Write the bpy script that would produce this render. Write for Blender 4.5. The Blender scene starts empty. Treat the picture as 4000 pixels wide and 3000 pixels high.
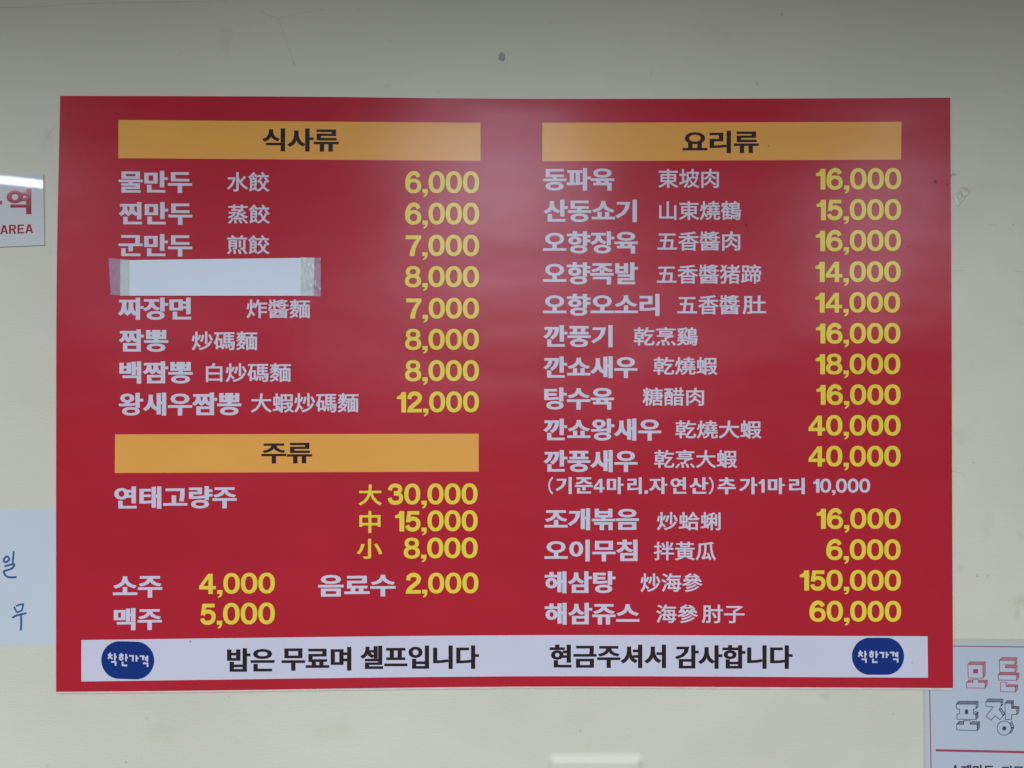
import bpy, math, random
from mathutils import Vector, noise
from mathutils.geometry import tessellate_polygon

SC = bpy.context.scene
COL = SC.collection
random.seed(7)
S = 0.0004            # metres per photograph pixel on the wall (the picture is 1.6 m wide)
D = 1.12              # camera distance from the wall


def P(x, y, h=0.0):   # a point of the wall plane, h metres off the wall
    return Vector(((x - 2000.0) * S, -h, (1500.0 - y) * S))


# ------------------------------------------------------------------ camera
cd = bpy.data.cameras.new('camera')
cd.sensor_width = 36.0
cd.lens = 36.0 * D / 1.6
cd.clip_start = 0.01
cd.clip_end = 60.0
cam = bpy.data.objects.new('camera', cd)
cam.location = (0, -(D + 0.0014), 0)
cam.rotation_euler = (math.radians(90), 0, 0)
COL.objects.link(cam)
SC.camera = cam

# ------------------------------------------------------------------ light
W = bpy.data.worlds.new('World')
SC.world = W
W.use_nodes = True
W.node_tree.nodes['Background'].inputs[0].default_value = (1.0, 0.93, 0.58, 1)
W.node_tree.nodes['Background'].inputs[1].default_value = 0.035


def lamp(name, x, d, z, sx, sy, power, col=(0.95, 1.0, 1.27), rz=0.0):
    l = bpy.data.lights.new(name, 'AREA')
    l.shape = 'RECTANGLE'
    l.size, l.size_y = sx, sy
    l.energy = power
    l.color = col
    o = bpy.data.objects.new(name, l)
    o.location = (x, -d, z)
    o.rotation_euler = (0, 0, rz)
    COL.objects.link(o)


CEIL = 0.85           # ceiling tubes hang this far above the lens
lamp('ceiling_panel_near', -0.05, 1.55, CEIL, 0.56, 0.8, 14)
lamp('ceiling_panel_mid', -0.07, 2.4, CEIL, 0.56, 0.9, 47)
lamp('ceiling_panel_left', -2.15, 1.3, CEIL, 0.6, 0.3, 27)
lamp('ceiling_tube_left', -2.06, 1.9, CEIL, 0.9, 0.15, 7, rz=math.radians(-28))
lamp('ceiling_panel_left_far', -3.9, 6.4, CEIL, 0.5, 1.6, 105)
lamp('ceiling_tube_right', 1.55, 1.9, CEIL, 0.20, 1.2, 10, rz=math.radians(27))
lamp('ceiling_tube_right_far', 2.35, 3.5, CEIL, 0.20, 1.6, 76, rz=math.radians(27))
lamp('ceiling_row_far', 0, 6.5, CEIL, 4.0, 0.6, 560)

SC.view_settings.view_transform = 'Standard'
SC.view_settings.look = 'None'
SC.view_settings.exposure = 0.0
SC.view_settings.gamma = 1.0
SC.view_settings.use_curve_mapping = False
SC.render.engine = 'CYCLES'
SC.cycles.use_denoising = True


# ------------------------------------------------------------------ materials
def lin(c):
    return tuple((v / 12.92 if v <= 0.04045 else ((v + 0.055) / 1.055) ** 2.4) for v in (k / 255.0 for k in c))


def mat(name, rgb, rough=0.4, spec=0.5, mottle=0.06, mscale=6.0, bump=0.0, bscale=400.0, alpha=1.0, ior=1.45, ripple=0.0):
    m = bpy.data.materials.new(name)
    m.use_nodes = True
    nt = m.node_tree
    b = nt.nodes['Principled BSDF']
    b.inputs['Roughness'].default_value = rough
    b.inputs['IOR'].default_value = ior
    b.inputs['Specular IOR Level'].default_value = spec
    b.inputs['Alpha'].default_value = alpha
    geo = nt.nodes.new('ShaderNodeNewGeometry')
    n = nt.nodes.new('ShaderNodeTexNoise')
    n.inputs['Scale'].default_value = mscale
    n.inputs['Detail'].default_value = 5
    nt.links.new(geo.outputs['Position'], n.inputs['Vector'])
    r = nt.nodes.new('ShaderNodeValToRGB')
    r.color_ramp.elements[0].position = 0.3
    r.color_ramp.elements[1].position = 0.7
    r.color_ramp.elements[0].color = tuple(v * (1 - mottle) for v in rgb) + (1,)
    r.color_ramp.elements[1].color = tuple(min(1, v * (1 + mottle)) for v in rgb) + (1,)
    nt.links.new(n.outputs['Fac'], r.inputs['Fac'])
    nt.links.new(r.outputs['Color'], b.inputs['Base Color'])
    if bump > 0:
        n2 = nt.nodes.new('ShaderNodeTexNoise')
        n2.inputs['Scale'].default_value = bscale
        n2.inputs['Detail'].default_value = 3
        nt.links.new(geo.outputs['Position'], n2.inputs['Vector'])
        bp = nt.nodes.new('ShaderNodeBump')
        bp.inputs['Strength'].default_value = bump
        bp.inputs['Distance'].default_value = 0.0005
        nt.links.new(n2.outputs['Fac'], bp.inputs['Height'])
        if ripple:           # the sheet is not quite flat
            n3 = nt.nodes.new('ShaderNodeTexNoise')
            n3.inputs['Scale'].default_value = 5.0
            n3.inputs['Detail'].default_value = 1.5
            mp = nt.nodes.new('ShaderNodeMapping')
            mp.inputs['Scale'].default_value = (0.8, 0.0, 1.6)
            nt.links.new(geo.outputs['Position'], mp.inputs['Vector'])
            nt.links.new(mp.outputs['Vector'], n3.inputs['Vector'])
            b3 = nt.nodes.new('ShaderNodeBump')
            b3.inputs['Strength'].default_value = 1.0
            b3.inputs['Distance'].default_value = ripple
            nt.links.new(n3.outputs['Fac'], b3.inputs['Height'])
            nt.links.new(b3.outputs['Normal'], bp.inputs['Normal'])
        nt.links.new(bp.outputs['Normal'], b.inputs['Normal'])
    return m


GLOSS = dict(rough=0.265, spec=0.25, bump=0.14, bscale=900.0, ripple=0.0036)
M = {
    'red': mat('red_print', (0.405, 0.0185, 0.0285), mottle=0.03, **GLOSS),
    'white': mat('white_print', (0.545, 0.545, 0.555), mottle=0.02, **GLOSS),
    'yellow': mat('yellow_print', (0.71, 0.595, 0.046), mottle=0.03, **GLOSS),
    'orange': mat('orange_print', (0.71, 0.345, 0.064), mottle=0.03, **GLOSS),
    'black': mat('dark_brown_print', (0.028, 0.018, 0.016), mottle=0.05, **GLOSS),
    'blue': mat('blue_print', (0.010, 0.033, 0.150), mottle=0.03, **GLOSS),
    'rim': mat('laminate_rim', (0.60, 0.52, 0.42), rough=0.25, mottle=0.08, mscale=40),
    'paper': mat('white_paper', (0.49, 0.555, 0.52), rough=0.7, spec=0.25, mottle=0.02, bump=0.1, bscale=250),
    'strip': mat('strip_paper', (0.61, 0.68, 0.67), rough=0.55, spec=0.3, mottle=0.015),
    'poster': mat('poster_paper', (0.43, 0.49, 0.48), rough=0.35, spec=0.4, mottle=0.02, bump=0.05, bscale=60),
    'acrylic': mat('white_acrylic', (0.57, 0.6, 0.528), rough=0.03, spec=0.6, mottle=0.02),
    'sign_red': mat('sign_red_letters', (0.32, 0.018, 0.032), rough=0.12, mottle=0.05),
    'pen': mat('blue_pen_ink', (0.03, 0.095, 0.216), rough=0.6, spec=0.2, mottle=0.25, mscale=120),
    'poster_red': mat('poster_red_ink', (0.36, 0.06, 0.08), rough=0.4, mottle=0.06),
    'poster_line': mat('poster_border_ink', (0.3, 0.1, 0.128), rough=0.4, mottle=0.06),
    'poster_grey': mat('poster_dark_ink', (0.05, 0.06, 0.068), rough=0.4, mottle=0.06),
    'tape': mat('clear_tape', (0.48, 0.48, 0.58), rough=0.22, spec=0.6, mottle=0.05, alpha=0.42),
    'tape_paper': mat('clear_tape_over_paper', (0.56, 0.61, 0.48), rough=0.22, spec=0.6, mottle=0.05, alpha=0.42),
    'glue': mat('yellowed_tape', (0.60, 0.585, 0.37), rough=0.3, spec=0.6, mottle=0.12, mscale=80, alpha=0.75),
    'scuff': mat('grey_scuff', (0.16, 0.16, 0.112), rough=0.8, spec=0.1, mottle=0.3, mscale=300, alpha=0.14),
    'plug': mat('grey_wall_plug', (0.35, 0.355, 0.29), rough=0.7, spec=0.2, mottle=0.35, mscale=160),
    'sleeve': mat('clear_sleeve', (0.55, 0.58, 0.464), rough=0.2, spec=0.5, mottle=0.03, alpha=0.35),
}


def wall_material():
    m = bpy.data.materials.new('cream_wallpaper')
    m.use_nodes = True
    nt = m.node_tree
    L = nt.links.new
    b = nt.nodes['Principled BSDF']
    b.inputs['Roughness'].default_value = 0.50
    b.inputs['Specular IOR Level'].default_value = 0.35
    geo = nt.nodes.new('ShaderNodeNewGeometry')
    big = nt.nodes.new('ShaderNodeTexNoise')
    big.inputs['Scale'].default_value = 2.3
    big.inputs['Detail'].default_value = 6
    L(geo.outputs['Position'], big.inputs['Vector'])
    r = nt.nodes.new('ShaderNodeValToRGB')
    r.color_ramp.elements[0].position = 0.32
    r.color_ramp.elements[1].position = 0.68
    r.color_ramp.elements[0].color = (0.535, 0.537, 0.376, 1)
    r.color_ramp.elements[1].color = (0.590, 0.586, 0.416, 1)
    L(big.outputs['Fac'], r.inputs['Fac'])
    # faint grime specks
    sp = nt.nodes.new('ShaderNodeTexNoise')
    sp.inputs['Scale'].default_value = 38
    sp.inputs['Detail'].default_value = 2
    L(geo.outputs['Position'], sp.inputs['Vector'])
    sr = nt.nodes.new('ShaderNodeValToRGB')
    sr.color_ramp.elements[0].position = 0.70
    sr.color_ramp.elements[1].position = 0.80
    sr.color_ramp.elements[0].color = (1, 1, 1, 1)
    sr.color_ramp.elements[1].color = (0.90, 0.885, 0.85, 1)
    L(sp.outputs['Fac'], sr.inputs['Fac'])
    mx = nt.nodes.new('ShaderNodeMix')
    mx.data_type = 'RGBA'
    mx.blend_type = 'MULTIPLY'
    mx.inputs['Factor'].default_value = 1
    L(r.outputs['Color'], mx.inputs['A'])
    L(sr.outputs['Color'], mx.inputs['B'])
    # old damp and grease stains, each with its own place on the wall
    wob = nt.nodes.new('ShaderNodeTexNoise')
    wob.inputs['Scale'].default_value = 70
    wob.inputs['Detail'].default_value = 4
    L(geo.outputs['Position'], wob.inputs['Vector'])
    last = None
    for x, y, rx, ry, k in ((3758, 2221, 26, 32, 0.9), (3985, 2350, 46, 36, 1.0), (3978, 2395, 18, 44, 0.9), (3800, 1420, 24, 26, 0.5), (3985, 1258, 26, 24, 0.5),
                            (3990, 2095, 24, 24, 0.7), (3230, 2720, 34, 22, 0.7), (880, 150, 34, 80, 0.55), (3860, 720, 120, 50, 0.25), (620, 2860, 110, 60, 0.25),
                            (3760, 1700, 60, 40, 0.35), (180, 540, 40, 70, 0.45), (2800, 120, 160, 60, 0.25), (1300, 2860, 160, 70, 0.22), (3860, 2060, 40, 90, 0.3)):
        c = P(x, y)
        sub = nt.nodes.new('ShaderNodeVectorMath')
        sub.operation = 'SUBTRACT'
        sub.inputs[1].default_value = c
        L(geo.outputs['Position'], sub.inputs[0])
        mul = nt.nodes.new('ShaderNodeVectorMath')
        mul.operation = 'MULTIPLY'
        mul.inputs[1].default_value = (1 / (rx * S), 0, 1 / (ry * S))
        L(sub.outputs[0], mul.inputs[0])
        ln = nt.nodes.new('ShaderNodeVectorMath')
        ln.operation = 'LENGTH'
        L(mul.outputs[0], ln.inputs[0])
        ad = nt.nodes.new('ShaderNodeMath')
        ad.operation = 'MULTIPLY_ADD'
        ad.inputs[1].default_value = 1.6
        L(wob.outputs['Fac'], ad.inputs[0])
        L(ln.outputs['Value'], ad.inputs[2])
        mr = nt.nodes.new('ShaderNodeMapRange')
        mr.interpolation_type = 'SMOOTHSTEP'
        mr.inputs['From Min'].default_value = 1.85
        mr.inputs['From Max'].default_value = 0.9
        mr.inputs['To Min'].default_value = 0.0
        mr.inputs['To Max'].default_value = k * 0.62
        L(ad.outputs[0], mr.inputs['Value'])
        if last is None:
            last = mr.outputs['Result']
        else:
            mxm = nt.nodes.new('ShaderNodeMath')
            mxm.operation = 'MAXIMUM'
            L(last, mxm.inputs[0])
            L(mr.outputs['Result'], mxm.inputs[1])
            last = mxm.outputs[0]
    st = nt.nodes.new('ShaderNodeMix')
    st.data_type = 'RGBA'
    st.blend_type = 'MULTIPLY'
    st.inputs['B'].default_value = (0.80, 0.765, 0.69, 1)
    L(last, st.inputs['Factor'])
    L(mx.outputs['Result'], st.inputs['A'])
    L(st.outputs['Result'], b.inputs['Base Color'])
    # embossed wallpaper: fine grain, and patches of short horizontal ribs
    mp = nt.nodes.new('ShaderNodeMapping')
    mp.inputs['Scale'].default_value = (60, 60, 330)
    L(geo.outputs['Position'], mp.inputs['Vector'])
    ribs = nt.nodes.new('ShaderNodeTexNoise')
    ribs.inputs['Scale'].default_value = 1.0
    ribs.inputs['Detail'].default_value = 2
    L(mp.outputs['Vector'], ribs.inputs['Vector'])
    fine = nt.nodes.new('ShaderNodeTexNoise')
    fine.inputs['Scale'].default_value = 260
    fine.inputs['Detail'].default_value = 4
    L(geo.outputs['Position'], fine.inputs['Vector'])
    add = nt.nodes.new('ShaderNodeMath')
    add.operation = 'ADD'
    L(ribs.outputs['Fac'], add.inputs[0])
    L(fine.outputs['Fac'], add.inputs[1])
    wav = nt.nodes.new('ShaderNodeTexNoise')
    wav.inputs['Scale'].default_value = 4.5
    L(geo.outputs['Position'], wav.inputs['Vector'])
    b1 = nt.nodes.new('ShaderNodeBump')
    b1.inputs['Strength'].default_value = 0.34
    b1.inputs['Distance'].default_value = 0.02
    L(wav.outputs['Fac'], b1.inputs['Height'])
    b2 = nt.nodes.new('ShaderNodeBump')
    b2.inputs['Strength'].default_value = 0.24
    b2.inputs['Distance'].default_value = 0.0009
    L(add.outputs[0], b2.inputs['Height'])
    L(b1.outputs['Normal'], b2.inputs['Normal'])
    L(b2.outputs['Normal'], b.inputs['Normal'])
    return m


M['wall'] = wall_material()


# ------------------------------------------------------------------ object helpers
def thing(name, label, cat, loc=(0, 0, 0), group=None):
    o = bpy.data.objects.new(name, None)
    o.empty_display_size = 0.05
    o.location = loc
    o['label'] = label
    o['category'] = cat
    if group:
        o['group'] = group
    COL.objects.link(o)
    return o


def world_of(o):
    v = Vector(o.location)
    while o.parent:
        o = o.parent
        v += Vector(o.location)
    return v


def obj(name, verts, faces, m, parent=None, label=None, smooth=False):
    """verts in world coordinates; the origin goes to their middle"""
    lo = Vector([min(v[i] for v in verts) for i in range(3)])
    hi = Vector([max(v[i] for v in verts) for i in range(3)])
    c = (lo + hi) * 0.5
    me = bpy.data.meshes.new(name)
    me.from_pydata([Vector(v) - c for v in verts], [], faces)
    me.materials.append(m)
    me.update()
    if smooth:
        me.polygons.foreach_set('use_smooth', [True] * len(me.polygons))
    o = bpy.data.objects.new(name, me)
    COL.objects.link(o)
    if parent:
        o.parent = parent
        o.location = c - world_of(parent)
    else:
        o.location = c
    if label:
        o['label'] = label
    return o


def tag(o, label, cat, group=None):
    o['label'] = label
    o['category'] = cat
    if group:
        o['group'] = group
    return o


class Flat:
    """flat shapes in photograph pixels, collected into one mesh; every piece lies a hair above the one before"""
    def __init__(self, h):
        self.v, self.f, self.h, self.k = [], [], h, 0

    def step(self):
        self.k += 1
        return self.h + self.k * 0.000004

    def poly(self, pts, holes=()):
        loops = [[Vector((p[0], p[1], 0)) for p in l] for l in [pts] + list(holes)]
        tri = tessellate_polygon(loops)
        h = self.step()
        n = len(self.v)
        flat = [p for l in loops for p in l]
        self.v += [(p.x, p.y, h) for p in flat]
        for t in tri:
            a, b, c = (flat[i] for i in t)
            cr = (b.x - a.x) * (c.y - a.y) - (b.y - a.y) * (c.x - a.x)
            if abs(cr) < 1e-9:
                continue
            t = tuple(t) if cr < 0 else tuple(reversed(t))
            self.f.append(tuple(n + i for i in t))

    def ring(self, cx, cy, rx, ry, ix, iy, n=44, pw=2.25):
        h = self.step()
        k = len(self.v)
        for i in range(n):
            a = 2 * math.pi * i / n
            c, s = math.cos(a), math.sin(a)
            ex = math.copysign(abs(c) ** (2 / pw), c)
            ey = math.copysign(abs(s) ** (2 / pw), s)
            self.v += [(cx + rx * ex, cy + ry * ey, h), (cx + ix * ex, cy + iy * ey, h)]
        for i in range(n):
            j = (i + 1) % n
            self.f.append((k + 2 * i, k + 2 * i + 1, k + 2 * j + 1, k + 2 * j))

    def stroke(self, pts, w, smooth=False, close=False):
        pts = [Vector((p[0], p[1])) for p in pts]
        if smooth and len(pts) > 2:
            out = []
            q = [2 * pts[0] - pts[1]] + pts + [2 * pts[-1] - pts[-2]]
            for i in range(1, len(q) - 2):
                for s in range(5):
                    t = s / 5
                    out.append(0.5 * ((2 * q[i]) + (q[i + 1] - q[i - 1]) * t + (2 * q[i - 1] - 5 * q[i] + 4 * q[i + 1] - q[i + 2]) * t * t
                                      + (3 * q[i] - q[i - 1] - 3 * q[i + 1] + q[i + 2]) * t ** 3))
            out.append(pts[-1])
            pts = out
        n = len(pts)
        h = self.step()
        k = len(self.v)
        for i, p in enumerate(pts):
            a = pts[(i - 1) % n] if (i > 0 or close) else None
            b = pts[(i + 1) % n] if (i < n - 1 or close) else None
            d1 = (p - a).normalized() if a is not None else (b - p).normalized()
            d2 = (b - p).normalized() if b is not None else d1
            nn = Vector((-(d1 + d2).y, (d1 + d2).x))
            if nn.length < 1e-6:
                nn = Vector((-d1.y, d1.x))
            nn.normalize()
            cosv = max(0.45, nn.dot(Vector((-d1.y, d1.x))))
            ww = (w[i] if isinstance(w, (list, tuple)) else w) * 0.5 / cosv
            self.v += [(p.x + nn.x * ww, p.y + nn.y * ww, h), (p.x - nn.x * ww, p.y - nn.y * ww, h)]
        for i in range(n if close else n - 1):
            j = (i + 1) % n
            self.f.append((k + 2 * i, k + 2 * i + 1, k + 2 * j + 1, k + 2 * j))

    def build(self, name, m, parent=None, label=None, fn=None):
        vs = [P(*(fn(v) if fn else v)) for v in self.v]
        return obj(name, vs, self.f, m, parent, label)


def slab(name, outline, h0, h1, m, parent=None, label=None):
    """a flat sheet of real thickness with the given outline (photograph pixels, clockwise on the picture)"""
    n = len(outline)
    vs = [P(x, y, h1) for x, y in outline] + [P(x, y, h0) for x, y in outline]
    tri = tessellate_polygon([[Vector((x, y, 0)) for x, y in outline]])
    fs = []
    for t in tri:
        a, b, c = (outline[i] for i in t)
        cr = (b[0] - a[0]) * (c[1] - a[1]) - (b[1] - a[1]) * (c[0] - a[0])
        fs.append(tuple(t) if cr < 0 else tuple(reversed(t)))
    for i in range(n):
        j = (i + 1) % n
        fs.append((i, j, n + j, n + i))
    return obj(name, vs, fs, m, parent, label)


# ------------------------------------------------------------------ lettering
GLYPH = {}


def glyph_run(text, weight):
    """outline of Hangul / Han text as triangles, in em units, made heavier by a flattened bevel"""
    key = (text, weight)
    wx, wy = weight
    if key not in GLYPH:
        c = bpy.data.curves.new('lettering', 'FONT')
        c.body = text
        c.size = 1.0
        c.resolution_u = 3
        c.bevel_depth = wx
        c.bevel_resolution = 0
        o = bpy.data.objects.new('lettering', c)
        COL.objects.link(o)
        dg = bpy.context.evaluated_depsgraph_get()
        me = bpy.data.meshes.new_from_object(o.evaluated_get(dg))
        bpy.data.objects.remove(o)
        bpy.data.curves.remove(c)
        vs = [tuple(v.co) for v in me.vertices]
        fs = []
        for p in me.polygons:
            if max(vs[i][2] for i in p.vertices) > 1e-5 :
                q = list(p.vertices)
                a = 0.0
                for i in range(len(q)):
                    x0, y0, _ = vs[q[i]]
                    x1, y1, _ = vs[q[(i + 1) % len(q)]]
                    a += x0 * y1 - x1 * y0
                fs.append(tuple(q) if a > 0 else tuple(reversed(q)))
        inner = {}
        for e in me.edges:           # a bevelled edge runs from the drawn outline out to the heavier one
            i, j = e.vertices
            if vs[i][2] > vs[j][2]:
                i, j = j, i
            if abs(vs[i][2]) < 1e-5 and vs[j][2] > 1e-5:
                d = math.hypot(vs[i][0] - vs[j][0], vs[i][1] - vs[j][1])
                if i not in inner or d < inner[i][0]:
                    inner[i] = (d, j)
        old = list(vs)
        for i, (d, j) in inner.items():   # uprights grow by wx, level strokes by wy
            vs[i] = (old[i][0], old[j][1] + (old[i][1] - old[j][1]) * wy / wx, old[i][2])
        bpy.data.meshes.remove(me)
        used = sorted({i for f in fs for i in f})
        mp = {j: i for i, j in enumerate(used)}
        vs = [vs[j] for j in used]
        fs = [tuple(mp[i] for i in f) for f in fs]
        zt = max(v[2] for v in vs) or 1.0
        vs = [(x, y, z / zt) for x, y, z in vs]
        GLYPH[key] = (vs, fs, min(v[0] for v in vs), max(v[0] for v in vs), min(v[1] for v in vs), max(v[1] for v in vs))
    return GLYPH[key]


def arc_digit(F, ch, ox):
    """heavy wide grotesque figures, 100 units tall, y up; returns the width"""
    T = lambda pts: [(ox + x, y) for x, y in pts]
    if ch == '0':
        F.ring(ox + 38.5, 50, 38.5, 50, 18.5, 33.5)
        return 77
    if ch == '1':
        F.poly(T([(0, 64), (0, 77), (9, 79), (17, 84), (22, 97), (44, 97), (44, 0), (21, 0), (21, 64)]))
        return 44
    if ch == '2':
        F.stroke(T([(11, 64), (13.5, 78), (22, 87), (36, 90.5), (51, 87), (61, 77), (61.5, 66), (55, 54), (40, 41), (25, 29), (14, 17), (10.5, 4)]), 20, True)
        F.poly(T([(0, 0), (0.5, 6), (3, 17), (72, 17), (72, 0)]))
        return 72
    if ch == '3':
        F.stroke(T([(10.5, 68), (14, 80), (24, 89), (37, 91), (51, 88), (60, 79), (60, 69), (54, 60), (44, 55.5), (30, 55)]), 18.5, True)
        F.stroke(T([(30, 52), (46, 52), (59, 46), (65, 35), (63, 21), (53, 11.5), (38, 9), (23, 11), (13, 20), (9.5, 32)]), 19, True)
        return 75
    if ch == '4':
        F.poly(T([(0, 22), (0, 39), (42, 97), (63, 97), (63, 38), (78, 38), (78, 22), (63, 22), (63, 0), (43, 0), (43, 22)]),
               [T([(43, 38), (43, 72), (18, 38)])])
        return 78
    if ch == '5':
        F.stroke(T([(12, 47), (22, 58), (37, 61), (52, 57), (62, 46), (62.5, 31), (56, 17), (44, 10), (32, 9), (20, 12), (12.5, 20), (9.5, 29)]), 19, True)
        F.poly(T([(11, 97), (67, 97), (67, 80), (27, 80), (21, 45), (3, 44)]))
        return 72
    if ch == '6':
        F.ring(ox + 40.5, 32.5, 36.5, 33.5, 18, 17.5)
        F.stroke(T([(64, 73), (58, 85), (46, 91), (33, 89.5), (21, 81), (13, 66), (10, 48), (11, 32), (14, 20)]), 19.5, True)
        return 77
    if ch == '7':
        F.poly(T([(0, 97), (73, 97), (73, 82), (61, 65), (50, 42), (44, 20), (42, 0), (18, 0), (21, 20), (29, 44), (40, 64), (52, 79), (0, 79)]))
        return 73
    if ch == '8':
        F.ring(ox + 38.5, 73.5, 34, 26.5, 15.5, 12.5)
        F.ring(ox + 38.5, 29, 38.5, 30, 19, 15.5)
        return 77
    if ch == ',':
        F.poly(T([(1, 18), (26, 18), (26, 3), (24, -6), (18, -14), (7, -19), (4, -13.5), (11, -9), (14, 0), (1, 0)]))
        return 26
    if ch == 'A':
        F.stroke(T([(8, 0), (34, 100)]), 17)
        F.stroke(T([(66, 0), (40, 100)]), 17)
        F.stroke(T([(16, 30), (58, 30)]), 15)
        return 74
    if ch == 'R':
        F.stroke(T([(9, 0), (9, 100)]), 18)
        F.stroke(T([(9, 92), (44, 92), (56, 86), (59, 74), (55, 60), (44, 52), (9, 52)]), 16)
        F.stroke(T([(40, 50), (60, 0)]), 18)
        return 70
    if ch == 'E':
        F.stroke(T([(9, 0), (9, 100)]), 18)
        for y, w in ((92, 62), (52, 56), (8, 63)):
            F.stroke(T([(9, y), (w, y)]), 16)
        return 64
    return 30


def slope(x, y):
    """how far the printed lines run off level (the sheet hangs a little warped)"""
    t = min(1, max(0, (y - 480) / 2050))
    f = min(1, max(0, (2050 - x) / 1500 + 0.5))
    left = 0.0065 + t * (-0.0105 - 0.0065)
    right = -0.0030 + t * 0.006
    return left * f + right * (1 - f)


H_BOARD = 0.0028       # front of the board
H_PRINT = 0.0030       # print on it


def lettering(name, pieces, m, parent=None, h=H_PRINT, weight=(0.042, 0.022), gap=5, tilt=None, label=None, rise=0.00002):
    """pieces: (text, x0, x1, y0, y1) ink boxes in photograph pixels; one run of writing = one mesh"""
    V, Fc = [], []
    xa = min(p[1] for p in pieces)
    xb = max(p[2] for p in pieces)
    ya = sum(p[3] + p[4] for p in pieces) / (2 * len(pieces))
    xm = (xa + xb) / 2
    sl = slope(xm, ya) if tilt is None else tilt
    for text, x0, x1, y0, y1 in pieces:
        n = len(V)
        if all(ch in '0123456789,AREA' for ch in text):
            F = Flat(0.0)
            ox = 0.0
            for i, ch in enumerate(text):
                w = arc_digit(F, ch, ox)
                ox += w + (gap if ch not in ',' else 4)
            ox -= gap
            kx, ky = (x1 - x0) / ox, (y1 - y0) / 100.0
            V += [(x0 + v[0] * kx, y1 - v[1] * ky, h + v[2]) for v in F.v]
            Fc += [tuple(n + i for i in f) for f in F.f]
        else:
            vs, fs, a, b, c, d = glyph_run(text, weight)
            kx, ky = (x1 - x0) / (b - a), (y1 - y0) / (d - c)
            V += [(x0 + (v[0] - a) * kx, y1 - (v[1] - c) * ky, h + v[2] * rise) for v in vs]
            Fc += [tuple(n + i for i in f) for f in fs]
    up = []
    for f in Fc:               # every face looks away from the wall
        area = 0.0
        for i in range(len(f)):
            p, q = V[f[i]], V[f[(i + 1) % len(f)]]
            area += p[0] * q[1] - q[0] * p[1]
        up.append(tuple(f) if area < 0 else tuple(reversed(f)))
    vs = [P(x, y + sl * (x - xm), hh) for x, y, hh in V]
    return obj(name, vs, up, m, parent, label)


# ------------------------------------------------------------------ the wall
wv = [P(-3500, -2200), P(7500, -2200), P(7500, 5200), P(-3500, 5200)]
wall = obj('wall', wv, [(0, 3, 2, 1)], M['wall'])
wall['kind'] = 'structure'

# ------------------------------------------------------------------ the menu board
board = thing('menu_board', 'large red menu board with white dish names and yellow prices on the cream wall', 'menu board', P(2000, 2690, 0))


def curve_pts(ctrl, n):
    """smooth polyline through control points"""
    q = [Vector(c) for c in ctrl]
    q = [2 * q[0] - q[1]] + q + [2 * q[-1] - q[-2]]
    out = []
    for i in range(1, len(q) - 2):
        for s in range(n):
            t = s / n
            v = 0.5 * ((2 * q[i]) + (q[i + 1] - q[i - 1]) * t + (2 * q[i - 1] - 5 * q[i] + 4 * q[i + 1] - q[i + 2]) * t * t
                       + (3 * q[i] - q[i - 1] - 3 * q[i + 1] + q[i + 2]) * t ** 3)
            out.append((v.x, v.y))
    out.append(tuple(ctrl[-1]))
    return out


top = curve_pts([(237.4, 375.8), (1180, 379), (2000, 387.3), (3000, 386.5), (3709.6, 382.8)], 5)
right = curve_pts([(3709.6, 382.8), (3714.6, 1175), (3717, 1875), (3721, 2686)], 4)
bottom = curve_pts([(3721, 2686), (3200, 2683.5), (2000, 2680.5), (800, 2695.5), (221.5, 2700.5)], 5)
left = curve_pts([(221.5, 2700.5), (221.6, 1800), (224, 1050), (237.4, 375.8)], 4)
outline = top[:-1] + right[:-1] + bottom[:-1] + left[:-1]
slab('board_panel', outline, 0.0014, H_BOARD, M['red'], board)
# the pale cut edge of the laminate that peeps out under the red print
rim = [(x, y - 4) for x, y in bottom] + [(x - 1.0, y + 8.5) for x, y in reversed(bottom)]
slab('laminate_edge', rim, 0.0013, 0.0021, M['rim'], board)


def band(name, tl, tr, br, bl, m, mid_top=None, mid_bot=None, h=H_PRINT - 0.0001, parent=board, label=None):
    F = Flat(h)
    t = curve_pts([tl, mid_top, tr], 6) if mid_top else [tl, tr]
    b = curve_pts([br, mid_bot, bl], 6) if mid_bot else [br, bl]
    F.poly(t + b)
    return F.build(name, m, parent, label)


b1 = band('header_bar', (464.8, 469.8), (1877, 481), (1877, 629.6), (464, 619), M['orange'])
lettering('header_text', [('식사류', 1025, 1324.6, 503, 593)], M['black'], b1, weight=(0.038, 0.020), label='dark brown Hangul heading for meals')
b2 = band('header_bar', (2118.4, 481), (3519, 477.3), (3518, 624.8), (2118.4, 631), M['orange'])
lettering('header_text', [('요리류', 2665, 2963, 512, 599.5)], M['black'], b2, weight=(0.038, 0.020), label='dark brown Hangul heading for dishes')
b3 = band('header_bar', (452, 1696.5), (1870, 1693.8), (1870.3, 1841.8), (450.3, 1847), M['orange'])
lettering('header_text', [('주류', 1022.6, 1220.6, 1729.5, 1810)], M['black'], b3, weight=(0.038, 0.020), label='dark brown Hangul heading for drinks')

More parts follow.
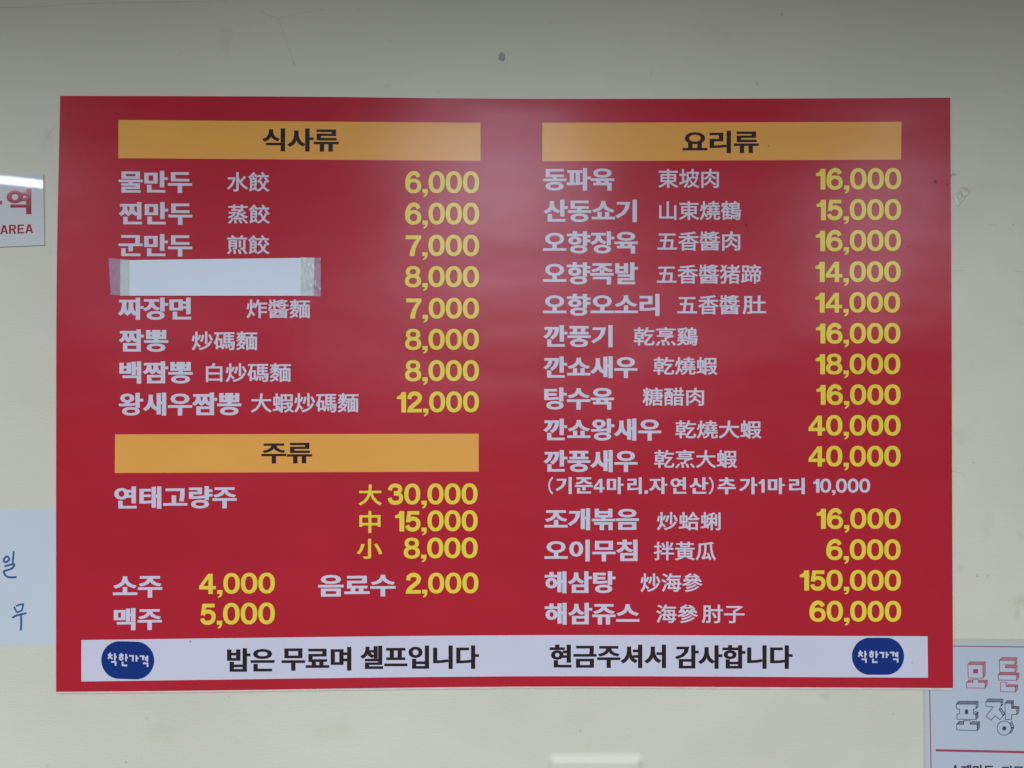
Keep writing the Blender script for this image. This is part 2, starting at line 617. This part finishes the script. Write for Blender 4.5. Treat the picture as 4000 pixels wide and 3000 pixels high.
DISH = [  # Hangul name
    ('물만두', 465.7, 752, 668.7, 754.6), ('찐만두', 465.7, 753, 790.8, 879), ('군만두', 465, 753, 915, 1003),
    ('짜장면', 462.5, 748.7, 1163, 1250), ('짬뽕', 465.7, 659, 1287, 1374.6), ('백짬뽕', 468.4, 755, 1411.7, 1498.5),
    ('왕새우짬뽕', 465.7, 944, 1533.7, 1623), ('연태고량주', 448, 926, 1899, 1986.4), ('소주', 443, 635.7, 2249.5, 2334),
    ('음료수', 1244, 1546, 2244, 2329.6), ('맥주', 446.7, 634, 2374, 2460),
    ('동파육', 2121, 2398.7, 657.4, 745.6), ('산동쇼기', 2123, 2487, 781, 868.5), ('오향장육', 2121, 2490.5, 903.8, 991),
    ('오향족발', 2121, 2491, 1025, 1112), ('오향오소리', 2121, 2575.5, 1148, 1234.4), ('깐풍기', 2122, 2392.4, 1270.6, 1356.5),
    ('깐쇼새우', 2122, 2489.6, 1392, 1477), ('탕수육', 2125.7, 2397.8, 1513.4, 1600), ('깐쇼왕새우', 2122, 2582.3, 1635, 1721),
    ('깐풍새우', 2123, 2489.6, 1757.7, 1843.6), ('조개볶음', 2126.6, 2495, 1985, 2070), ('오이무침', 2126.6, 2489.6, 2107, 2192),
    ('해삼탕', 2127.5, 2403.7, 2230.6, 2316), ('해삼쥬스', 2127.5, 2497, 2353.5, 2438.5)]
for d in DISH:
    lettering('dish_name', [d], M['white'], board, weight=(0.041, 0.021))

HANJA = [  # Chinese name
    [('水餃', 888, 1054.8, 673, 750)], [('蒸餃', 890.7, 1056, 800, 875)], [('煎餃', 887.5, 1055, 919.6, 994)],
    [('炸醬麵', 964.4, 1212.5, 1170, 1244)], [('炒碼麵', 750.5, 1007, 1295, 1368.7)], [('白炒碼麵', 806, 1137.5, 1418.4, 1493)],
    [('大蝦炒碼麵', 981, 1401.4, 1536, 1612)],
    [('東坡肉', 2569.6, 2807, 661, 735.6)], [('山東燒鶴', 2574, 2894, 786, 861)], [('五香醬肉', 2567, 2890, 905, 980)],
    [('五香醬猪蹄', 2565, 2972, 1034, 1109)], [('五香醬', 2645, 2888, 1153, 1228.6), ('肚', 2899, 2991.4, 1155, 1228)],
    [('乾烹鷄', 2474.7, 2724.7, 1278, 1350.6)], [('乾燒蝦', 2552, 2802.4, 1394.5, 1464.6)], [('糖醋肉', 2509.5, 2749, 1514, 1584.8)],
    [('乾燒大蝦', 2637, 2974, 1642, 1713)], [('乾烹大蝦', 2554.7, 2879, 1756.8, 1828)], [('炒蛤蜊', 2565, 2813.7, 1999.5, 2071)],
    [('拌黃瓜', 2553, 2795.7, 2115, 2188.5)], [('炒海參', 2501, 2743.7, 2238, 2312)],
    [('海參', 2562, 2726.5, 2360, 2432.6), ('肘子', 2740.5, 2907, 2361, 2433)]]
for d in HANJA:
    lettering('chinese_name', d, M['white'], board, weight=(0.017, 0.012))
for d in [('大', 1401, 1492.8, 1892, 1973.8), ('中', 1404.6, 1487, 1995.5, 2081), ('小', 1394.7, 1493.7, 2104, 2181.7)]:
    lettering('size_mark', [d], M['yellow'], board, weight=(0.020, 0.016), label='yellow Chinese character for a bottle size')

PRICE = [
    ('6,000', 1583, 1871.6, 670, 755.5), ('6,000', 1583, 1871.6, 793, 878), ('7,000', 1585.4, 1871.6, 918, 1001),
    ('8,000', 1582.3, 1871.2, 1040, 1122), ('7,000', 1587.7, 1871, 1164, 1245), ('8,000', 1583, 1871, 1285, 1366.5),
    ('8,000', 1583, 1871, 1407, 1488.5), ('12,000', 1551.5, 1871, 1529, 1610.6), ('30,000', 1515, 1865.7, 1888, 1970),
    ('15,000', 1544, 1866, 1993, 2074.6), ('8,000', 1577.8, 1866, 2099, 2180), ('4,000', 780, 1075, 2237, 2318),
    ('2,000', 1586, 1869, 2236, 2317), ('5,000', 783.5, 1075, 2353.5, 2438),
    ('16,000', 3186, 3518, 658, 741), ('15,000', 3188, 3517.6, 778.7, 860.7), ('16,000', 3185, 3516.6, 899.5, 981.6),
    ('14,000', 3183.5, 3515.6, 1021, 1102), ('14,000', 3183.5, 3514, 1142, 1221.6), ('16,000', 3186, 3514.6, 1262, 1342),
    ('18,000', 3185, 3514.6, 1381.7, 1461.8), ('16,000', 3187.4, 3515.6, 1501.5, 1581), ('40,000', 3157, 3515.6, 1621, 1701.4),
    ('40,000', 3157, 3515.6, 1741, 1822), ('16,000', 3188.4, 3515.6, 1985, 2065), ('6,000', 3225.7, 3515.6, 2105.6, 2186),
    ('150,000', 3122.8, 3516.6, 2225, 2306), ('60,000', 3160, 3517.6, 2345.7, 2427)]
for d in PRICE:
    lettering('price', [d], M['yellow'], board)

# the small line about extra prawns
note = [('기', 2170, 2233, 1863, 1929), ('준', 2245.5, 2315, 1864, 1927), ('4', 2318.7, 2360.8, 1868.5, 1923),
        ('마', 2370, 2435, 1864, 1929), ('리', 2450, 2506, 1864, 1929), ('자', 2534, 2606, 1864, 1929), ('연', 2618, 2680, 1864, 1928),
        ('산', 2691.7, 2765, 1864, 1928), ('추', 2801.5, 2873, 1864, 1930), ('가', 2886, 2957, 1864, 1930), ('1', 2962, 2985.5, 1870, 1923.5),
        ('마', 2998, 3064, 1866, 1929.5), ('리', 3080.5, 3142, 1866, 1929.5), ('10,000', 3175, 3397, 1869, 1924)]
nl = lettering('note_line', note, M['white'], board, weight=(0.038, 0.020), tilt=0.0, label='small white line pricing an extra prawn')
F = Flat(H_PRINT)
F.stroke([(2159, 1864), (2149, 1877), (2144.5, 1896), (2149, 1916), (2159, 1929)], 6.5, True)
F.build('bracket', M['white'], board)
F = Flat(H_PRINT)
F.stroke([(2769, 1864), (2779, 1877), (2783.5, 1896), (2779, 1916), (2769, 1929)], 6.5, True)
F.build('bracket', M['white'], board)
F = Flat(H_PRINT)
F.poly([(2516.7, 1915), (2530.3, 1915), (2530.3, 1928), (2516.7, 1928)])
F.build('full_stop', M['white'], board)

# footer
foot = band('footer_band', (320, 2498.6), (3621, 2484), (3623, 2645.6), (320, 2660.5), M['white'], (2000, 2480), (2000, 2640.5))
lettering('footer_text', [('밥은', 888.4, 1074, 2529, 2621), ('무료며', 1101, 1373.4, 2525.5, 2618), ('셀프입니다', 1407.6, 1871.5, 2521, 2613)],
          M['black'], foot, weight=(0.042, 0.022), tilt=-0.0035, label='bold dark Hangul line about free rice')
lettering('footer_text', [('현금주셔서', 2146.5, 2601, 2516.7, 2608.4), ('감사합니다', 2635.8, 3094.8, 2517.8, 2611)],
          M['black'], foot, weight=(0.042, 0.022), tilt=0.001, label='bold dark Hangul line of thanks')


def badge(x0, x1, y0, y1, rot, text_box, tilt):
    cx, cy = (x0 + x1) / 2, (y0 + y1) / 2
    w, hh = (x1 - x0) / 2, (y1 - y0) / 2
    F = Flat(H_PRINT + 0.00002)
    pts = []
    for i in range(64):
        a = 2 * math.pi * i / 64
        c, s = math.cos(a), math.sin(a)
        r = hh * 0.97
        px = math.copysign(w - r, c) + r * c if abs(c) > 1e-6 else 0
        py = hh * s
        pts.append((cx + px * math.cos(rot) - py * math.sin(rot), cy + px * math.sin(rot) + py * math.cos(rot)))
    F.poly(pts)
    o = F.build('badge', M['blue'], board, 'dark blue rounded badge on the footer band')
    # plump rounded lettering drawn stroke by stroke
    x0, x1, y0, y1 = text_box
    T = lambda pts: [(x0 + (x - 947) / 500 * (x1 - x0), y0 + (y - 280) / 157 * (y1 - y0) + tilt * (x - 1197) / 3.16) for x, y in pts]
    F = Flat(H_PRINT + 0.00006)
    for l in ([(975, 280), (975, 304)], [(949, 311), (1006, 311)], [(978, 314), (952, 358)], [(976, 326), (1004, 358)], [(1034, 284), (1034, 374)], [(1034, 328), (1056, 328)],
              [(990, 392), (1044, 392), (1044, 437)], [(1113, 280), (1113, 298)], [(1086, 305), (1144, 305)], [(1172, 286), (1172, 376)], [(1172, 330), (1196, 330)],
              [(1130, 384), (1130, 428), (1187, 428)], [(1212, 308), (1260, 308), (1254, 374)], [(1299, 298), (1299, 374)], [(1299, 334), (1326, 334)],
              [(1340, 306), (1388, 306), (1378, 354)], [(1434, 296), (1434, 370)], [(1402, 321), (1434, 321)], [(1402, 346), (1434, 346)], [(1380, 391), (1436, 391), (1436, 434)]):
        F.stroke(T(l), 6.4)
    F.stroke(T([(1113 + 19 * math.cos(k * math.pi / 8), 341 + 20 * math.sin(k * math.pi / 8)) for k in range(16)]), 6.0, close=True)
    F.build('badge_text', M['white'], o)


badge(397.8, 604.4, 2504, 2651.4, math.radians(1.6), (423, 582, 2551, 2601), 0.045)
badge(3326, 3529.4, 2489.6, 2634.5, 0.0, (3350, 3507.5, 2539.5, 2587.5), 0.0)

# small specks of dirt on the board
F = Flat(H_PRINT + 0.0001)
for x, y, r in ((3651, 711, 7), (3697, 722, 4), (3548, 963, 4), (2914, 880, 7), (3000, 571, 3), (745, 2504, 4), (1002, 2089, 2.2), (3560, 2586, 3),
                (2162, 1262, 3), (2985, 1656, 2), (2300, 2095, 2), (1822, 2585, 2)):
    F.poly([(x + r * math.cos(a * math.pi / 5), y + 1.15 * r * math.sin(a * math.pi / 5)) for a in range(10)])
F.build('dirt_speck', mat('brown_dirt', (0.09, 0.012, 0.018), rough=0.7, alpha=0.28), board)['kind'] = 'stuff'

# ------------------------------------------------------------------ the blank strip taped over one dish
strip = thing('paper_strip', 'blank white paper strip taped over the fourth dish on the red board', 'paper strip', P(850, 1156, H_BOARD))
sv, sf = [], []
NX, NY = 26, 5
for j in range(NY + 1):
    for i in range(NX + 1):
        u, v = i / NX, j / NY
        x = (472.4 + (1230 - 472.4) * u) * (1 - v) + (473 + (1226 - 473) * u) * v
        y = (1017.4 - 9.7 * u) * (1 - v) + 1155.8 * v
        hh = 0.0035 + 0.0007 * math.sin(math.pi * u) * (0.3 + v) + 0.0004 * max(0, noise.noise(Vector((u * 4, v * 2, 3)))) * math.sin(math.pi * u)
        sv.append(P(x, y, hh))
for j in range(NY):
    for i in range(NX):
        a = j * (NX + 1) + i
        sf.append((a, a + NX + 1, a + NX + 2, a + 1))
obj('strip_sheet', sv, sf, M['strip'], strip, smooth=True)


def tape(tl, tr, br, bl, h_a, h_b, crinkle, seed, label):
    """clear tape from the board up onto the paper, with creases"""
    vs, fs = [], []
    NX, NY = 22, 26
    for j in range(NY + 1):
        for i in range(NX + 1):
            u, v = i / NX, j / NY
            x = (tl[0] * (1 - u) + tr[0] * u) * (1 - v) + (bl[0] * (1 - u) + br[0] * u) * v
            y = (tl[1] * (1 - u) + tr[1] * u) * (1 - v) + (bl[1] * (1 - u) + br[1] * u) * v
            k = noise.noise(Vector((x * 0.05, y * 0.03, seed))) + 0.6 * noise.noise(Vector((x * 0.12, y * 0.07, seed + 5)))
            if i in (0, NX):
                x += 2.2 * noise.noise(Vector((0, y * 0.12, seed)))
            hh = h_a * (1 - u) + h_b * u + crinkle * max(0, k)
            vs.append(P(x, y, hh))
    for j in range(NY):
        for i in range(NX):
            a = j * (NX + 1) + i
            fs.append((a, a + NX + 1, a + NX + 2, a + 1))
    o = obj('clear_tape', vs, fs, M['tape'], strip, label, smooth=True)
    o.data.materials.append(M['tape_paper'])       # looks yellower where it lies on the paper
    for p in o.data.polygons:
        cx = sum(vs[i].x for i in p.vertices) / 4 / S + 2000
        p.material_index = 1 if 472.7 < cx < 1228 else 0
    return o


tape((426.4, 1009.3), (509, 1016), (509, 1155.8), (435.8, 1151.7), 0.0033, 0.0043, 0.0005, 2.0, 'clear lilac tinted tape at the left end of the strip')
tape((1177, 1006.4), (1254, 1008.5), (1254.4, 1158), (1175, 1156.5), 0.0048, 0.0034, 0.0015, 11.0, 'creased clear tape at the right end of the strip')

# ------------------------------------------------------------------ acrylic sign at the left edge
sign = thing('acrylic_sign', 'glossy white acrylic sign with red lettering, left of the red board', 'sign', P(50, 962, 0))
slab('sign_plate', [(-260, 690), (0, 682), (168.8, 679), (173.8, 957.8), (0, 965), (-255, 974)], 0.0002, 0.0019, M['acrylic'], sign)
lettering('sign_lettering', [('구', -84, 9, 741, 843), ('역', 26, 123.6, 739, 838)], M['sign_red'], sign, h=0.00195, weight=(0.045, 0.032), tilt=-0.01)
lettering('sign_lettering', [('AREA', 2, 130, 878, 913)], M['sign_red'], sign, h=0.00195, tilt=-0.035, gap=11)

# ------------------------------------------------------------------ handwritten paper, lower left
note_p = thing('handwritten_notice', 'white paper with blue handwriting, tucked under the left edge of the red board', 'notice', P(0, 2523, 0))
slab('notice_sheet', [(-520, 1990), (0, 1988.6), (250, 1989.4), (250, 2520.5), (0, 2523.6), (-520, 2529)], 0.00004, 0.00016, M['paper'], note_p)
q = lambda pts: [(x / 2.37, 1900 + y / 2.37) for x, y in pts]
F = Flat(0.0002)
F.stroke(q([(78, 655), (55, 652), (32, 675), (33, 698), (55, 702), (78, 682), (80, 660)]), 8.0, True)
F.stroke(q([(122, 602), (118, 650), (112, 714)]), 8.0, True)
F.stroke(q([(36, 743), (80, 730), (122, 722), (126, 735), (104, 762), (60, 778), (33, 788), (40, 818), (66, 840), (105, 844), (149, 841)]), 8.0, True)
F.build('handwriting', M['pen'], note_p)
F = Flat(0.0002)
F.stroke(q([(126, 1116), (137, 1142), (152, 1170)]), 7.0, True)
F.stroke(q([(142, 1110), (176, 1097), (210, 1093), (204, 1128), (196, 1152), (152, 1168)]), 7.0, False)
F.stroke(q([(109, 1219), (150, 1197), (240, 1176)]), 8.0, True)
F.stroke(q([(189, 1192), (192, 1260), (188, 1336)]), 8.0, True)
F.build('handwriting', M['pen'], note_p)

# ------------------------------------------------------------------ poster, lower right
poster = thing('takeaway_poster', 'pale poster with outlined block letters and red lines at the lower right board corner', 'poster', P(4000, 3100, 0))
slab('poster_sleeve', [(3604, 2494.5), (4420, 2499), (4420, 3420), (3613, 3420)], 0.00004, 0.00012, M['sleeve'], poster)
slab('poster_sheet', [(3613, 2511), (4420, 2517), (4420, 3420), (3622, 3420)], 0.00016, 0.00028, M['poster'], poster)
F = Flat(0.00034)
F.stroke([(4420, 2533), (3629.5, 2523.5), (3633, 2691), (3646, 3420)], 4.2)
F.build('border_line', M['poster_line'], poster)
F = Flat(0.00034)
F.stroke([(3656, 2932), (4000, 2939.5), (4400, 2948)], 9.2)
F.build('divider_line', M['poster_red'], poster)
z6 = lambda pts: [(3400 + x / 2.765, 2400 + y / 2.765) for x, y in pts]


def hatch(F, a, b, c, d, n, w):
    """slanted hatching on the side faces of the block letters"""
    for i in range(n):
        t = (i + 0.5) / n
        p = (a[0] + (b[0] - a[0]) * t, a[1] + (b[1] - a[1]) * t)
        t2 = min(1, t + 0.35 / n)
        r = (d[0] + (c[0] - d[0]) * t2, d[1] + (c[1] - d[1]) * t2)
        F.stroke(z6([p, r]), w)


def block_letter(name, loops, sides, m, holes=()):
    F = Flat(0.00034)
    for l in loops:
        F.stroke(z6(l), 2.7, close=True)
    for a, b, c, d in sides:
        F.stroke(z6([a, d, c, b]), 2.3)
        L = math.hypot(b[0] - a[0], b[1] - a[1])
        hatch(F, a, b, c, d, max(1, int(L / 17)), 3.1)
    for l in holes:
        F.poly(z6(l))
    F.build(name, m, poster)


block_letter('block_letter',
             [[(1057, 545), (1220, 545), (1220, 692), (1062, 690)],
              [(1045, 737), (1112, 737), (1112, 706), (1172, 706), (1172, 737), (1242, 737), (1242, 800), (1045, 797)]],
             [((1057, 545), (1220, 545), (1247, 515), (1082, 515)), ((1220, 545), (1220, 692), (1246, 658), (1247, 515)),
              ((1172, 737), (1242, 737), (1268, 712), (1185, 712)), ((1242, 737), (1242, 800), (1266, 765), (1268, 712)),
              ((1045, 737), (1112, 737), (1112, 712), (1070, 712))],
             M['poster_red'], [[(1115, 593), (1167, 593), (1167, 640), (1115, 640)]])
block_letter('block_letter',
             [[(1398, 498), (1566, 500), (1566, 548), (1462, 546), (1462, 578), (1566, 582), (1566, 630), (1402, 628)],
              [(1387, 655), (1584, 657), (1584, 716), (1387, 712)],
              [(1410, 737), (1472, 737), (1472, 782), (1570, 784), (1570, 842), (1412, 838)]],
             [((1398, 498), (1566, 500), (1588, 470), (1424, 468)), ((1566, 500), (1566, 548), (1588, 520), (1588, 470)),
              ((1462, 578), (1566, 582), (1590, 552), (1480, 550)), ((1566, 582), (1566, 630), (1590, 602), (1590, 552)),
              ((1387, 655), (1584, 657), (1610, 634), (1408, 630)), ((1584, 657), (1584, 716), (1608, 690), (1610, 634)),
              ((1472, 782), (1570, 784), (1596, 762), (1492, 760)), ((1570, 784), (1570, 842), (1594, 815), (1596, 762))],
             M['poster_red'])
block_letter('block_letter',
             [[(933, 972), (1146, 972), (1146, 1022), (1118, 1030), (1118, 1080), (1144, 1088), (1144, 1140), (940, 1134), (940, 1082), (968, 1076), (968, 1028), (933, 1022)],
              [(936, 1190), (1012, 1190), (1012, 1150), (1082, 1150), (1082, 1190), (1158, 1190), (1158, 1258), (938, 1252)]],
             [((933, 972), (1146, 972), (1170, 942), (960, 940)), ((1146, 972), (1146, 1022), (1168, 1000), (1170, 942)),
              ((1118, 1080), (1144, 1088), (1168, 1060), (1140, 1050)), ((1144, 1088), (1144, 1140), (1168, 1112), (1168, 1060)),
              ((1082, 1190), (1158, 1190), (1184, 1164), (1100, 1160)), ((1158, 1190), (1158, 1258), (1182, 1232), (1184, 1164)),
              ((936, 1190), (1012, 1190), (1012, 1160), (962, 1160))],
             M['poster_grey'], [[(1026, 1030), (1060, 1030), (1060, 1080), (1026, 1080)]])
circ = lambda cx, cy, r: [(cx + r * math.cos(2 * math.pi * i / 28), cy + r * math.sin(2 * math.pi * i / 28)) for i in range(28)]
block_letter('block_letter',
             [[(1252, 948), (1416, 948), (1416, 996), (1394, 1030), (1440, 1098), (1404, 1140), (1352, 1100), (1308, 1146), (1254, 1104), (1332, 1000), (1252, 996)],
              [(1458, 962), (1530, 962), (1530, 1018), (1586, 1020), (1586, 1084), (1532, 1084), (1528, 1140), (1462, 1138)], circ(1450, 1232, 77)],
             [((1252, 948), (1416, 948), (1438, 918), (1276, 914)), ((1416, 948), (1416, 996), (1436, 975), (1438, 918)),
              ((1394, 1030), (1440, 1098), (1458, 1076), (1418, 1018)),
              ((1458, 962), (1530, 962), (1552, 936), (1484, 932)), ((1530, 962), (1530, 1018), (1552, 996), (1552, 936)),
              ((1530, 1018), (1586, 1020), (1610, 996), (1552, 994)), ((1586, 1020), (1586, 1084), (1608, 1060), (1610, 996)),
              ((1505, 1178), (1527, 1232), (1555, 1220), (1532, 1158)), ((1527, 1232), (1500, 1290), (1530, 1276), (1555, 1220))],
             M['poster_grey'], [circ(1450, 1234, 22)])
lettering('poster_text', [('수제만두', 3712, 3886, 2989, 3045), ('전문', 3914, 4002, 2991, 3047)], M['poster_grey'], poster, h=0.00034, weight=(0.038, 0.020), tilt=0.012)

# ------------------------------------------------------------------ papered-over box at the bottom of the wall
def box_cover():
    x0, x1, y0, y1, t, r = 2152, 2498, 2966, 3260, 0.0062, 14
    vs, fs = [], []
    prof = [(0.0, 26, 0.00002), (0.25, 12, 0.0008), (0.55, 4, 0.0028), (0.85, -3, 0.0052), (1.0, -11, 0.0060), (1.0, -16, t)]
    ring = []
    for _, e, h in prof:
        a, b, c, d = x0 - e, x1 + e, y0 - e, y1 + e
        rr = r + e if r + e > 3 else 3
        loop = []
        for cx, cy, s in ((a + rr, c + rr, 180), (b - rr, c + rr, 270), (b - rr, d - rr, 0), (a + rr, d - rr, 90)):
            for k in range(5):
                an = math.radians(s + 90 * k / 4)
                loop.append((cx + rr * math.cos(an), cy + rr * math.sin(an), h))
        ring.append(loop)
    n = len(ring[0])
    for loop in ring:
        vs += [P(*p) for p in loop]
    for j in range(len(ring) - 1):
        for i in range(n):
            k = (i + 1) % n
            fs.append((j * n + i, j * n + k, (j + 1) * n + k, (j + 1) * n + i)[::-1])
    fs.append(tuple((len(ring) - 1) * n + i for i in range(n))[::-1])
    o = obj('box_cover', vs, fs, M['wall'], None)
    return o


bx = box_cover()
import bmesh
bm = bmesh.new()
bm.from_mesh(bx.data)
bmesh.ops.recalc_face_normals(bm, faces=bm.faces)
bm.to_mesh(bx.data)
bm.free()
bx.data.polygons.foreach_set('use_smooth', [True] * len(bx.data.polygons))
tag(bx, 'flat box papered over in cream wallpaper, low on the wall below the red board', 'box cover')

# ------------------------------------------------------------------ marks on the wall
def blob(cx, cy, rx, ry, seed, n=18, rough=0.25):
    return [(cx + rx * math.cos(2 * math.pi * i / n) * (1 + rough * noise.noise(Vector((math.cos(2 * math.pi * i / n) * 1.5, math.sin(2 * math.pi * i / n) * 1.5, seed)))),
             cy + ry * math.sin(2 * math.pi * i / n) * (1 + rough * noise.noise(Vector((math.cos(2 * math.pi * i / n) * 1.5, math.sin(2 * math.pi * i / n) * 1.5, seed + 9))))) for i in range(n)]


# plugged screw hole
vs, fs = [], []
pb = blob(1960, 220, 14, 19, 3.3, 16)
pc = blob(1960, 220, 8, 11, 5.3, 16)
vs = [P(x, y, 0.0001) for x, y in pb] + [P(x, y, 0.0012) for x, y in pc]
for i in range(16):
    k = (i + 1) % 16
    fs.append((i, 16 + i, 16 + k, k))
fs.append(tuple(range(31, 15, -1)))
tag(obj('wall_plug', vs, fs, M['plug'], None, smooth=True), 'small grey plugged screw hole in the bare wall above the red board', 'wall plug')

# scrap of yellowed tape and glue right of the board
z8 = lambda pts: [(3550 + x / 4.147, 600 + y / 4.147) for x, y in pts]


def scrap(name, pts, m, h, amp, seed, label, cat):
    c = (sum(p[0] for p in pts) / len(pts), sum(p[1] for p in pts) / len(pts))
    vs, fs = [], []
    n = len(pts)
    R = 6
    for j in range(R):
        t = 1 - j / R
        for x, y in pts:
            X, Y = c[0] + (x - c[0]) * t, c[1] + (y - c[1]) * t
            vs.append(P(X, Y, h + (0.0 if j == 0 else amp * (0.5 + noise.noise(Vector((X * 0.09, Y * 0.09, seed)))))))
    vs.append(P(c[0], c[1], h + amp * 0.6))
    for j in range(R - 1):
        for i in range(n):
            k = (i + 1) % n
            fs.append((j * n + i, (j + 1) * n + i, (j + 1) * n + k, j * n + k))
    for i in range(n):
        fs.append(((R - 1) * n + i, len(vs) - 1, (R - 1) * n + (i + 1) % n))
    return tag(obj(name, vs, fs, m, None, smooth=True), label, cat)


scrap('tape_scrap', z8([(718, 690), (760, 640), (820, 600), (835, 555), (870, 535), (930, 540), (985, 580), (1015, 622), (975, 665), (935, 690), (905, 740), (870, 790), (820, 858), (785, 855), (745, 770)]),
      M['glue'], 0.0003, 0.0007, 4.0, 'torn yellowed tape scrap stuck on the wall right of the red board', 'tape scrap')
scrap('glue_smear', z8([(684, 240), (720, 250), (745, 300), (785, 320), (775, 355), (740, 350), (715, 330), (690, 390), (682, 330)]),
      M['glue'], 0.0003, 0.0007, 8.0, 'small shiny glue smear beside the upper right edge of the red board', 'glue smear')

# scuffs and cracks belong to the wall itself
F = Flat(0.00006)
F.stroke([(0, 28), (120, 26), (280, 14), (420, 10), (640, 6), (880, 2)], [2.5] * 30, True)
F.stroke([(1010, 38), (1050, 58), (1085, 72)], 2.2, True)
F.stroke([(1085, 72), (1110, 140), (1135, 215), (1148, 250)], 1.6, True)
F.stroke([(1085, 72), (1180, 48), (1270, 34)], 1.6, True)
F.poly(blob(1148, 248, 4, 4, 1))
F.build('hairline_crack', M['scuff'], wall)
F = Flat(0.00006)
for x, y, r, sd in ((1395, 36, 3, 1), (1255, 34, 3, 2), (3055, 53, 6, 3), (2960, 325, 5, 4), (1972, 275, 2.5, 5), (3820, 2250, 6, 6), (3860, 2250, 4, 7), (893, 2724, 4, 8),
                    (572, 2806, 4, 9), (2268, 2855, 5, 10), (2460, 2877, 3, 11), (3490, 2790, 4, 12), (3805, 1808, 3, 13), (3960, 876, 4, 14), (490, 2980, 5, 16), (3956, 2480, 2, 17)):
    F.poly(blob(x, y, r, r * 1.1, sd))
for a in ([(3718, 1057), (3745, 1057), (3770, 1056)], [(3966, 1060), (3998, 1061)], [(3745, 1720), (3756, 1730), (3770, 1738)], [(3722, 1842), (3748, 1848), (3772, 1862)],
          [(180, 548), (196, 510), (222, 486)], [(3866, 877), (3900, 880)]):
    F.stroke(a, 2.4, True)
F.build('scuff', M['scuff'], wall)['kind'] = 'stuff'
